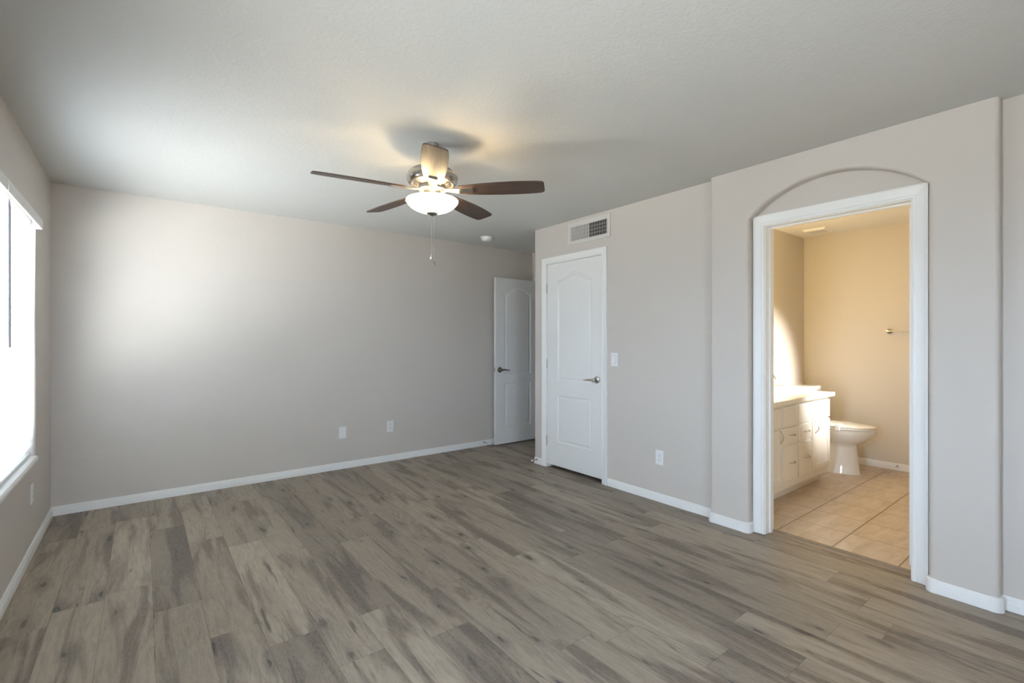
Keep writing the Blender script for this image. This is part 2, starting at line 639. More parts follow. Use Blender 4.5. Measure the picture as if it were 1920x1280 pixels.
def wall(axis, c0, c1, u0, u1, z0, z1, holes=(), bevel_front=None):
    """solid wall slab between c0 (room side) and c1 on the axis; holes are (u0,u1,z0,z1)"""
    us = sorted({u0, u1, *[h[0] for h in holes], *[h[1] for h in holes]})
    zs = sorted({z0, z1, *[h[2] for h in holes], *[h[3] for h in holes]})
    us = [u for u in us if u0 <= u <= u1]
    zs = [z for z in zs if z0 <= z <= z1]
    nu, nz = len(us) - 1, len(zs) - 1

    def solid(i, j):
        if not (0 <= i < nu and 0 <= j < nz):
            return False
        uc, zc = (us[i] + us[i + 1]) / 2, (zs[j] + zs[j + 1]) / 2
        return not any(h[0] < uc < h[1] and h[2] < zc < h[3] for h in holes)

    def P(c, u, z):
        return (c, u, z) if axis == 'x' else (u, c, z)
    mb = MB()
    for i in range(nu):
        for j in range(nz):
            if not solid(i, j):
                continue
            a, b, d, e = us[i], us[i + 1], zs[j], zs[j + 1]
            for c in (c0, c1):
                mb.poly([P(c, a, d), P(c, b, d), P(c, b, e), P(c, a, e)])
            for di, dj, p, q in ((-1, 0, (a, d), (a, e)), (1, 0, (b, d), (b, e)), (0, -1, (a, d), (b, d)), (0, 1, (a, e), (b, e))):
                if not solid(i + di, j + dj):
                    mb.poly([P(c0, *p), P(c0, *q), P(c1, *q), P(c1, *p)])
    bmesh.ops.remove_doubles(mb.bm, verts=mb.bm.verts[:], dist=1e-5)
    if bevel_front:
        k = 0 if axis == 'x' else 1
        es = []
        for e in mb.bm.edges:
            a, b = e.verts[0].co, e.verts[1].co
            if abs(a[k] - c0) > 1e-5 or abs(b[k] - c0) > 1e-5 or len(e.link_faces) != 2:
                continue
            if e.calc_face_angle(0) < 0.5:
                continue
            mid = (a + b) / 2
            um = mid[1 - k]
            if u0 + 1e-4 < um < u1 - 1e-4 and z0 + 1e-4 < mid[2] < z1 - 1e-4:
                es.append(e)
        bmesh.ops.bevel(mb.bm, geom=es, offset=bevel_front, segments=5, affect='EDGES', profile=0.5)
    return mb


BASE_PROF = [(0.0, 0.066), (0.005, 0.066), (0.0075, 0.062), (0.008, 0.050), (0.0105, 0.047), (0.011, 0.034), (0.0125, 0.031), (0.013, 0.012), (0.013, 0.0), (0.0, 0.0)]


def sweep(path, prof=BASE_PROF):
    """extrude (depth, z) profile along a plan polyline; depth goes to the right of travel"""
    pts = [Vector(p) for p in path]
    n = len(pts)
    rings = []
    for i, p in enumerate(pts):
        ds = []
        if i > 0:
            ds.append((pts[i] - pts[i - 1]).normalized())
        if i < n - 1:
            ds.append((pts[i + 1] - pts[i]).normalized())
        ns = [Vector((d.y, -d.x)) for d in ds]
        if len(ns) == 2:
            mvec = (ns[0] + ns[1])
            mvec = mvec / max(0.2, (1 + ns[0].dot(ns[1])))
        else:
            mvec = ns[0]
        rings.append([(p.x + mvec.x * d, p.y + mvec.y * d, z) for d, z in prof])
    mb = MB()
    mb.loft(rings)
    return mb


def arc(cx, cy, r, a0, a1, n=5):
    return [(cx + r * math.cos(R(a0 + (a1 - a0) * i / n)), cy + r * math.sin(R(a0 + (a1 - a0) * i / n))) for i in range(n + 1)]


CASE_PROF = [(0.0, 0.0), (0.0, 0.008), (0.004, 0.011), (0.012, 0.0115), (0.016, 0.009), (0.022, 0.0105), (0.044, 0.015), (0.052, 0.017), (0.0605, 0.017), (0.0605, 0.0)]


def casing(axis, c, sgn, u0, u1, ztop, w=0.0605, zb=0.0):
    """door casing on plane axis=c, standing out by sgn; inner edges u0..u1, inner top ztop"""
    k = w / 0.0605
    rings = []
    for corner in range(4):
        ring = []
        for tt, d in CASE_PROF:
            tt *= k
            u, z = ((u0 - tt, zb), (u0 - tt, ztop + tt), (u1 + tt, ztop + tt), (u1 + tt, zb))[corner]
            cc = c + sgn * d
            ring.append((cc, u, z) if axis == 'x' else (u, cc, z))
        rings.append(ring)
    mb = MB()
    mb.loft(rings)
    return mb


# ------------------------------------------------------------------ shell
def floor_build():
    mb = MB()
    mb.box(XL - 0.2, XB - 0.03, YR - 0.15, YB + 0.15, -0.12, 0.0)
    mb.box(XB - 0.03, 5.4, YS + 0.06, YB + 0.15, -0.12, 0.0)
    struct(mb.build('floor', PLANK), 'grey brown oak plank floor of the bedroom', 'floor')
    mb = MB()
    mb.box(XB - 0.03, XF + 0.1, YW - 0.1, YS + 0.06, -0.12, 0.0)
    struct(mb.build('floor_bathroom', TILE), 'beige square tile floor of the bathroom', 'floor')
    mb = MB()
    mb.box(XL - 0.2, XB - 0.06, YR - 0.15, YB + 0.15, H, H + 0.12)
    mb.box(XB - 0.06, 5.4, YS + 0.06, YB + 0.15, H, H + 0.12)
    struct(mb.build('ceiling', CEIL), 'white textured ceiling of the bedroom', 'ceiling')
    mb = MB()
    mb.box(XB - 0.06, XF + 0.12, YW - 0.12, YS + 0.06, H, H + 0.12)
    struct(mb.build('ceiling_bathroom', BCEIL), 'warm lit bathroom ceiling seen over the doorway', 'ceiling')


floor_build()

# window openings on the left wall (y0, y1, z0, z1)
WIN1 = (3.02, 4.185, 0.555, 2.035)
WIN2 = (0.42, 0.94, 0.555, 2.035)  # out of view; place and size set for its fill light
struct(wall('x', XL, XL - 0.15, YR, YB, 0, H, [WIN1, WIN2], bevel_front=0.02).build('wall_left', WALL),
       'greige bedroom wall on the left with the bright window', 'wall')
struct(wall('y', YB, YB + 0.12, XL - 0.15, XA + WT, 0, H).build('wall_back', WALL),
       'long plain greige wall at the back of the bedroom', 'wall')
CD = (2.878, 3.627, 0.0, 2.062)     # closet door opening
BD = (0.695, 1.475, 0.0, 2.052)     # bathroom door opening
struct(wall('x', XR, XB, YR, YC, 0, H, [CD, BD]).build('wall_right', WALL),
       'greige wall on the right holding the closet door and supply vent', 'wall')
struct(wall('y', YC, YC - WT, XB, XA + WT, 0, H).build('wall_alcove', WALL), 'side of the entry alcove behind the closet corner', 'wall')
ED = (3.93, 4.745, 0.0, 2.065)
struct(wall('x', XA, XA + WT, YC, YB, 0, H, [ED]).build('wall_entry', WALL), 'narrow wall strip beside the open entry door', 'wall')
RD = (-0.15, 0.75, 1.15, 2.05)  # opening for the unseen window added as fill light
struct(wall('y', YR, YR - 0.12, XL - 0.15, XB, 0, H, [RD]).build('wall_rear', WALL), 'bedroom wall behind the camera', 'wall')
struct(wall('y', YS, YS + WT, XB, XF + WT, 0, H).build('wall_bathroom_left', BATHWALL), 'bathroom wall behind the vanity and toilet tank', 'wall')
struct(wall('x', XF, XF + WT, YW - WT, YS, 0, H).build('wall_bathroom_far', BATHWALL), 'tan lit bathroom wall with the towel bar', 'wall')
struct(wall('y', YW, YW - WT, XB, XF, 0, H).build('wall_bathroom_right', BATHWALL), 'bathroom wall out of sight to the right', 'wall')
mb = MB()
mb.box(5.3, 5.4, YC - WT, YB + 0.12, 0, H)
mb.box(XA + WT, 5.3, YC - WT, YC - 0.02, 0, H)
mb.box(XA + WT, 5.3, YB, YB + 0.12, 0, H)
struct(mb.build('wall_hallway', WALL), 'hallway walls beyond the entry door', 'wall')
mb = MB()
mb.box(XA, XA + 0.1, YS + WT, YC - WT, 0, H)
struct(mb.build('wall_closet', PLENUM), 'back wall inside the closet', 'wall')


def arch_wall():
    y0, y1, a0, a1, zs, zt = 0.364, 1.815, 0.62, 1.545, 2.095, 2.28
    hw = (a1 - a0) / 2
    rise = zt - zs
    rad = (hw * hw + rise * rise) / (2 * rise)
    yc, zc = (a0 + a1) / 2, zt - rad
    half = math.asin(hw / rad)
    arcp = [(yc + rad * math.sin(half - 2 * half * i / 36), zc + rad * math.cos(half - 2 * half * i / 36)) for i in range(37)]
    loop = [(y0, 0), (y0, H), (y1, H), (y1, 0), (a1, 0)] + arcp + [(a0, 0)]
    mb = MB()
    f = [mb.bm.verts.new((XP, y, z)) for y, z in loop]
    b = [mb.bm.verts.new((XR, y, z)) for y, z in loop]
    mb.bm.faces.new(f)
    mb.bm.faces.new(b[::-1])
    n = len(loop)
    for i in range(n):
        j = (i + 1) % n
        mb.bm.faces.new((f[i], b[i], b[j], f[j]))
    bmesh.ops.recalc_face_normals(mb.bm, faces=mb.bm.faces[:])
    es = []
    for e in mb.bm.edges:
        a, c = e.verts[0].co, e.verts[1].co
        if abs(a.x - XP) < 1e-6 and abs(c.x - XP) < 1e-6:
            if (a.z > H - 1e-4 and c.z > H - 1e-4) or (a.z < 1e-4 and c.z < 1e-4):
                continue
            es.append(e)
    bmesh.ops.bevel(mb.bm, geom=es, offset=0.02, segments=6, affect='EDGES', profile=0.5)
    bmesh.ops.triangulate(mb.bm, faces=[q for q in mb.bm.faces if len(q.verts) > 8])
    struct(mb.build('wall_arch', WALL), 'projecting greige wall with the arched opening around the bathroom door', 'wall')


arch_wall()

# ------------------------------------------------------------------ baseboards
struct(sweep([(XL, YR), (XL, YB)]).build('baseboard_left', TRIM), 'white baseboard under the window wall', 'baseboard')
struct(sweep([(XL, YB), (XA, YB)]).build('baseboard_back', TRIM), 'white baseboard along the back wall', 'baseboard')
struct(sweep([(XA, YC), (XR + 0.02, YC)] + arc(XR + 0.004, YC - 0.004, 0.004, 90, 180, 3) + [(XR, 3.6885)]).build('baseboard_corner', TRIM),
       'short white baseboard wrapping the closet corner', 'baseboard')
struct(sweep([(XR, 2.8165), (XR, 1.815)]).build('baseboard_right', TRIM), 'white baseboard between closet door and arched wall', 'baseboard')
rr = 0.02
struct(sweep([(XR, 1.815), (XP + rr, 1.815)] + arc(XP + rr, 1.815 - rr, rr, 90, 180) + arc(XP + rr, 1.545 + rr, rr, 180, 270) + [(XR - 0.004, 1.545)]).build('baseboard_arch', TRIM),
       'short white baseboard with rounded ends left of the bathroom door', 'baseboard')
struct(sweep([(XR - 0.004, 0.62), (XP + rr, 0.62)] + arc(XP + rr, 0.62 - rr, rr, 90, 180) + arc(XP + rr, 0.364 + rr, rr, 180, 270) + [(XR, 0.364), (XR, YR)]).build('baseboard_arch_right', TRIM),
       'white baseboard with rounded ends right of the bathroom door', 'baseboard')
BLOCK_PROF = [(0.0, 0.0685), (0.0125, 0.0685), (0.0155, 0.065), (0.0155, 0.0), (0.0, 0.0)]
for base, blocks in (('baseboard_arch', ([(XP + rr, 1.815)] + arc(XP + rr, 1.815 - rr, rr, 90, 180) + [(XP, 1.782)], [(XP, 1.578)] + arc(XP + rr, 1.545 + rr, rr, 180, 270) + [(XP + rr + 0.012, 1.545)])),
                     ('baseboard_arch_right', ([(XP + rr + 0.012, 0.62)] + arc(XP + rr, 0.62 - rr, rr, 90, 180) + [(XP, 0.587)], [(XP, 0.397)] + arc(XP + rr, 0.364 + rr, rr, 180, 270) + [(XP + rr + 0.012, 0.364)]))):
    for pth in blocks:
        sweep(pth, BLOCK_PROF).build('corner_block', TRIM, bpy.data.objects[base])
struct(sweep([(5.05, YS), (XF, YS), (XF, YW)]).build('baseboard_bathroom', TRIM), 'white baseboard at the foot of the tan bathroom wall', 'baseboard')


# ------------------------------------------------------------------ casings, jambs
def jamb(u0, u1, ztop, x0, x1, stop_x, th=0.012, stop=True):
    mb = MB()
    mb.box(x0, x1, u0, u0 + th, 0.0, ztop)
    mb.box(x0, x1, u1 - th, u1, 0.0, ztop)
    mb.box(x0, x1, u0 + th, u1 - th, ztop - th, ztop)
    if stop:
        s0, s1 = stop_x
        mb.box(s0, s1, u0 + th, u0 + th + 0.010, 0, ztop - th)
        mb.box(s0, s1, u1 - th - 0.010, u1 - th, 0, ztop - th)
        mb.box(s0, s1, u0 + th + 0.010, u1 - th - 0.010, ztop - th - 0.010, ztop - th)
    return mb


mb = casing('x', XR, -1, 2.882, 3.623, 2.060)
j = jamb(CD[0], CD[1], CD[3], XR, XB, (XR + 0.044, XR + 0.07), th=0.004)
mb.join(j.bm)
struct(mb.build('trim_1', TRIM), 'white casing framing the closed closet door', 'door casing')
mb = casing('x', XR, -1, 0.701, 1.469, 2.046, w=0.068)
j = jamb(BD[0], BD[1], BD[3], XR, XB, (XR + 0.05, XR + 0.085))
mb.join(j.bm)
c2 = casing('x', XB, 1, 0.701, 1.469, 2.046)
mb.join(c2.bm)
struct(mb.build('trim_2', TRIM), 'white casing and jamb of the bathroom doorway under the arch', 'door casing')
mb = casing('x', XA, -1, ED[0] + 0.005, ED[1] - 0.005, ED[3] - 0.005, w=0.055)
j = jamb(ED[0], ED[1], ED[3], XA, XA + WT, (XA + 0.044, XA + 0.07))
mb.join(j.bm)
struct(mb.build('trim_3', TRIM), 'white casing of the entry doorway, a sliver beside the open door', 'door casing')
mb = MB()
mb.loft([[(x, y, z) for x, z in ((XR + 0.085, 0.0005), (XR + 0.088, 0.006), (XR + 0.10, 0.010), (XR + 0.115, 0.008), (XR + 0.135, 0.0005))] for y in (BD[0] + 0.012, BD[1] - 0.012)])
struct(mb.build('trim_4', plain('reducer_wood', (0.22, 0.17, 0.125), 0.45, noise=0.25, nscale=30)), 'thin wood strip between planks and bathroom tile', 'threshold')


# ------------------------------------------------------------------ doors
def offset_loop(loop, d):
    n = len(loop)
    out = []
    for i in range(n):
        p0, p1, p2 = Vector(loop[i - 1]), Vector(loop[i]), Vector(loop[(i + 1) % n])
        a, b = (p1 - p0).normalized(), (p2 - p1).normalized()
        na, nb = Vector((-a.y, a.x)), Vector((-b.y, b.x))     # inward for CCW loop
        m = (na + nb) / max(0.3, 1 + na.dot(nb))
        out.append((p1.x + m.x * d, p1.y + m.y * d))
    return out


PANEL_STEPS = [(0.0, 0.0), (0.005, 0.0035), (0.010, 0.0075), (0.020, 0.0080), (0.030, 0.0035), (0.038, 0.0020)]


def door_mesh(fn, w, h, th, panels):
    """fn(u, d, z) -> world.  panelled on both faces"""
    mb = MB()
    bm = mb.bm
    for side in (0, 1):
        def P(u, z, dep):
            return fn(u, dep if side == 0 else th - dep, z)
        edges = []
        rect = [bm.verts.new(P(u, z, 0)) for u, z in ((0, 0), (w, 0), (w, h), (0, h))]
        edges += [bm.edges.new((rect[i], rect[(i + 1) % 4])) for i in range(4)]
        for loop in panels:
            prev = None
            for ins, dep in PANEL_STEPS:
                lp = offset_loop(loop, ins)
                vs = [bm.verts.new(P(u, z, dep)) for u, z in lp]
                n = len(vs)
                if prev is None:
                    edges += [bm.edges.new((vs[i], vs[(i + 1) % n])) for i in range(n)]
                else:
                    for i in range(n):
                        bm.faces.new((prev[i], prev[(i + 1) % n], vs[(i + 1) % n], vs[i]))
                prev = vs
            bm.faces.new(prev)
        bmesh.ops.triangle_fill(bm, use_beauty=True, use_dissolve=False, edges=edges)
    for (u, z), (u2, z2) in (((0, 0), (w, 0)), ((w, 0), (w, h)), ((w, h), (0, h)), ((0, h), (0, 0))):
        mb.poly([fn(u, 0, z), fn(u2, 0, z2), fn(u2, th, z2), fn(u, th, z)])
    return mb


def std_panels(w, m0, m1, z_low=(0.235, 0.705), z_up=(0.85, 1.842), rise=0.072):
    lo = [(m0, z_low[0]), (w - m1, z_low[0]), (w - m1, z_low[1]), (m0, z_low[1])]
    up = [(m0, z_up[0]), (w - m1, z_up[0])]
    n = 22
    for i in range(n + 1):
        s = i / n
        uu = (w - m1) + (m0 - (w - m1)) * s
        up.append((uu, z_up[1] + rise * 0.5 * (1 - math.cos(2 * PI * s))))
    return [lo, up]


def lever(mb, c, nrm, along, ln=0.125, drop=0.014):
    """rosette + lever handle: c on the door face, nrm out of the face, along = lever direction"""
    c, nrm, along = Vector(c), Vector(nrm), Vector(along)
    up = Vector((0, 0, 1))
    mb.lathe([(0.0, 0.0), (0.034, 0.0), (0.034, 0.004), (0.031, 0.009), (0.022, 0.012), (0.014, 0.016), (0.0125, 0.03), (0.015, 0.042), (0.016, 0.052), (0.010, 0.058), (0.0, 0.059)], c, nrm, 28)
    p = []
    rads = []
    for i in range(15):
        s = i / 14
        z = 0.006 * math.sin(s * PI) - drop * (s ** 1.3) + (0.007 * max(0, s - 0.75) / 0.25) ** 1.0 * 1.2
        p.append(c + nrm * (0.045 + 0.012 * math.sin(s * PI)) + along * (ln * s) + up * z)
        rads.append(0.0105 * (1 - s) + 0.0042 * s)
    mb.tube(p, rads, 10)
    return mb


def hinge(mb, c, ax=(0, 0, 1)):
    mb.lathe([(0.0, -0.045), (0.0055, -0.045), (0.0055, 0.045), (0.0, 0.045)], c, ax, 12)
    mb.lathe([(0.0, 0.045), (0.0035, 0.045), (0.0045, 0.049), (0.0, 0.053)], c, ax, 10)
    return mb


# closet door, closed
cw, ch, cth = 0.735, 2.020, 0.035
cx, cy0, cz0 = XR + 0.006, 2.885, 0.035


def cf(u, d, z):
    return (cx + d, cy0 + u, cz0 + z)


door = struct(thing('door_1', (XR + 0.006, cy0, 0.035), '', 'door'), 'closed white two panel door below the wall vent', 'door')
leaf_c = door_mesh(cf, cw, ch, cth, std_panels(cw, 0.128, 0.150)).build('door_leaf', DOORP, door)
o = lever(MB(), (cx, 2.949, 0.927), (-1, 0, 0), (0, 1, 0), 0.125).build('door_handle', NICKEL, door, smooth=40)
o['label'] = 'brushed nickel lever handle'
for z in (0.268, 1.047, 1.809):
    hinge(MB(), (XR - 0.004, 3.6215, z)).build('hinge', NICKEL, door, smooth=40)

# entry door, open 90 degrees into the room, hinged at the alcove end wall
ew = 0.690
ex0, ey0 = 3.392, 4.690


def ef(u, d, z):
    return (ex0 + u, ey0 + d, 0.018 + z)


door = struct(thing('door_2', (ex0, ey0, 0.018), '', 'door'), 'white two panel entry door standing open against the back wall', 'door')
leaf_e = door_mesh(ef, ew, 2.035, cth, std_panels(ew, 0.133, 0.133, (0.195, 0.735), (0.85, 1.858), 0.07)).build('door_leaf', DOORP, door)
o = lever(MB(), (3.453, ey0, 0.928), (0, -1, 0), (1, 0, 0), 0.12).build('door_handle', BRONZE, door, smooth=40)
o['label'] = 'dark nickel lever handle'
lever(MB(), (3.453, ey0 + cth, 0.928), (0, 1, 0), (1, 0, 0), 0.12).build('door_handle', BRONZE, door, smooth=40)
mb = MB()
mb.box(ex0 - 0.0015, ex0, ey0 + 0.005, ey0 + 0.030, 0.90, 0.957)
mb.box(ex0 - 0.011, ex0 - 0.0015, ey0 + 0.011, ey0 + 0.024, 0.917, 0.94, 0.002, 1)
mb.build('latch_plate', NICKEL, door)
for z in (0.25, 1.03, 1.83):
    hinge(MB(), (ex0 + ew + 0.0035, ey0 - 0.004, z)).build('hinge', NICKEL, door, smooth=40)

# bathroom door, swung into the bathroom, seen edge-on at the right jamb
bx0, by0, bw = XB + 0.022, 0.710, 0.72


def bf(u, d, z):
    return (bx0 + u, by0 + d, 0.025 + z)


door = struct(thing('door_3', (bx0, by0, 0.025), '', 'door'), 'white bathroom door swung open, seen edge on at the right jamb', 'door')
door_mesh(bf, bw, 2.005, cth, std_panels(bw, 0.14, 0.14)).build('door_leaf', DOORP, door)
for z in (0.27, 1.04, 1.80):
    mb = hinge(MB(), (bx0 - 0.004, by0 - 0.006, z))
    mb.build('hinge', NICKEL, door, smooth=40)
lever(MB(), (bx0 + bw - 0.06, by0 + cth, 0.93), (0, 1, 0), (-1, 0, 0), 0.12).build('door_handle', NICKEL, door, smooth=40)


# ------------------------------------------------------------------ windows
def window(name, y0, y1, z0, z1, xin, label, mull=False):
    """vinyl single hung window set in the left wall, outside plane at XL-0.15"""
    w = struct(thing(name, (xin, (y0 + y1) / 2, z0), '', 'window'), label, 'window')
    xo = XL - 0.15
    xi = xo + 0.05
    fr = MB()
    t = 0.035
    fr.box(xo, xi, y0, y0 + t, z0, z1)
    fr.box(xo, xi, y1 - t, y1, z0, z1)
    fr.box(xo, xi, y0 + t, y1 - t, z0, z0 + t)
    fr.box(xo, xi, y0 + t, y1 - t, z1 - t, z1)
    if mull:
        ym = (y0 + y1) / 2
        fr.box(xo, xi, ym - 0.03, ym + 0.03, z0 + t, z1 - t)
    fr.build('window_frame', VINYL, w)
    bays = [(y0 + t, y1 - t)] if not mull else [(y0 + t, (y0 + y1) / 2 - 0.03), ((y0 + y1) / 2 + 0.03, y1 - t)]
    zm = 1.30 if z0 < 0.9 else 1.55
    for a, b in bays:
        lo, up, gl = MB(), MB(), MB()
        s = 0.028
        for mbx, q0, q1, xa, xb in ((lo, z0 + t, zm + 0.02, xo + 0.022, xi - 0.004), (up, zm - 0.015, z1 - t, xo + 0.002, xo + 0.020)):
            mbx.box(xa, xb, a, a + s, q0, q1)
            mbx.box(xa, xb, b - s, b, q0, q1)
            mbx.box(xa, xb, a + s, b - s, q0, q0 + s)
            mbx.box(xa, xb, a + s, b - s, q1 - s, q1)
        lo_o = lo.build('sash', VINYL, w)
        up_o = up.build('sash', VINYL, w)
        for ob, q0, q1, xm in ((lo_o, z0 + t, zm + 0.02, xo + 0.032), (up_o, zm - 0.015, z1 - t, xo + 0.011)):
            g = MB()
            g.box(xm - 0.002, xm + 0.002, a + s, b - s, q0 + s, q1 - s)
            g.build('pane', GLASS, ob)
        lk = MB()
        ymid = (a + b) / 2
        lk.box(xi - 0.004, xi + 0.012, ymid - 0.03, ymid + 0.03, zm + 0.004, zm + 0.020, 0.003, 1)
        lk.build('sash_lock', VINYL, w)
    return w


w1 = window('window_1', WIN1[0], WIN1[1], WIN1[2], WIN1[3], XL, 'bright white single hung window in the left wall, blown out by daylight')
mb = MB()
mb.loft([[(x, y, z) for x, z in ((XL - 0.10, WIN1[2]), (XL - 0.10, WIN1[2] + 0.012), (XL - 0.005, WIN1[2] + 0.012), (XL + 0.008, WIN1[2] + 0.008), (XL + 0.014, WIN1[2] - 0.004), (XL + 0.012, WIN1[2] - 0.022), (XL, WIN1[2] - 0.034), (XL, WIN1[2]))] for y in (WIN1[0] + 0.001, WIN1[1] - 0.001)])
mb.build('window_sill', TRIM, w1)
window('window_2', WIN2[0], WIN2[1], WIN2[2], WIN2[3], XL, 'unseen white window on the left wall beside the camera, sized for its fill light')

w4 = struct(thing('fill_window', ((RD[0] + RD[1]) / 2, YR, RD[2]), '', 'window'), 'unseen sliding window added behind the camera for fill light', 'window')  # added out of view to brighten back wall and floor
fr, gl = MB(), MB()
rm = (RD[0] + RD[1]) / 2
for a, b in ((RD[0], rm), (rm, RD[1])):
    fr.box(a, a + 0.06, YR - 0.09, YR - 0.03, RD[2], RD[3])
    fr.box(b - 0.06, b, YR - 0.09, YR - 0.03, RD[2], RD[3])
    fr.box(a + 0.06, b - 0.06, YR - 0.09, YR - 0.03, RD[2], RD[2] + 0.08)
    fr.box(a + 0.06, b - 0.06, YR - 0.09, YR - 0.03, RD[3] - 0.06, RD[3])
    gl.box(a + 0.06, b - 0.06, YR - 0.062, YR - 0.058, RD[2] + 0.08, RD[3] - 0.06)
fr.build('window_frame', VINYL, w4)
gl.build('pane', GLASS, w4)

# ------------------------------------------------------------------ blind
def blind(name, wy0, wy1, splits, wand_y, label):
    y0, y1 = wy0 + 0.012, wy1 - 0.012
    zt = WIN1[3]
    xc = XL - 0.045
    b = thing(name, (xc, (y0 + y1) / 2, WIN1[2] + 0.02), label, 'blind')
    mb = MB()
    mb.box(xc - 0.025, xc + 0.025, y0, y1, zt - 0.045, zt, 0.003, 1)
    mb.build('headrail', BLIND, b)
    # valance stands proud of the wall face
    prof = [(0.0, 0.0), (0.010, 0.0), (0.013, 0.006), (0.013, 0.052), (0.010, 0.060), (0.006, 0.066), (0.0, 0.066)]
    for a, c in splits:
        mb = MB()
        mb.loft([[(XL + 0.022 + d, y, zt - 0.052 + z) for d, z in prof] for y in (a, c)])
        mb.box(XL - 0.02, XL + 0.022, c - 0.008, c, zt - 0.052, zt - 0.002)
        mb.box(XL - 0.02, XL + 0.022, a, a + 0.008, zt - 0.052, zt - 0.002)
        mb.build('valance', BLIND, b)
    mb = MB()
    zb = WIN1[2] + 0.06
    n = 30
    tilt = R(-SLAT_TILT)                # room-side edges turned up
    for i in range(n):
        z = zt - 0.075 - i * (zt - 0.075 - zb) / (n - 1)
        ux, uz = math.cos(tilt), -math.sin(tilt)
        nx, nz = math.sin(tilt), math.cos(tilt)
        prof2 = [(-0.025, 0.0), (0.0, 0.0030), (0.025, 0.0), (0.025, -0.0025), (0.0, 0.0005), (-0.025, -0.0025)]
        mb.loft([[(xc + ux * p + nx * q, y, z + uz * p + nz * q) for p, q in prof2] for y in (y0 + 0.003, y1 - 0.003)])
    mb.build('slats', SLAT, b)
    mb = MB()
    mb.box(xc - 0.025, xc + 0.025, y0 + 0.003, y1 - 0.003, zb - 0.046, zb - 0.028, 0.003, 1)
    mb.build('bottom_rail', BLIND, b)
    for y in (y0 + 0.15, (y0 + y1) / 2, y1 - 0.15):
        mb = MB()
        for xx in (xc - 0.0265, xc + 0.0265):
            mb.box(xx - 0.0006, xx + 0.0006, y - 0.001, y + 0.001, zb - 0.03, zt - 0.045)
        mb.build('ladder_cord', CORD, b)
    mb = MB()
    mb.tube([(XL + 0.014, wand_y, 1.975), (XL + 0.014, wand_y, 1.93), (XL + 0.014, wand_y + 0.002, 1.25)], [0.003, 0.0070, 0.0070], 8)
    mb.build('tilt_wand', WAND, b, smooth=50)


SLAT_TILT = 50
blind('window_blind', WIN1[0], WIN1[1], [(WIN1[0] - 0.02, 3.19), (3.205, WIN1[1] - 0.002)], 3.335,
      'white horizontal slat blind with grey wand hanging in the bright left window')

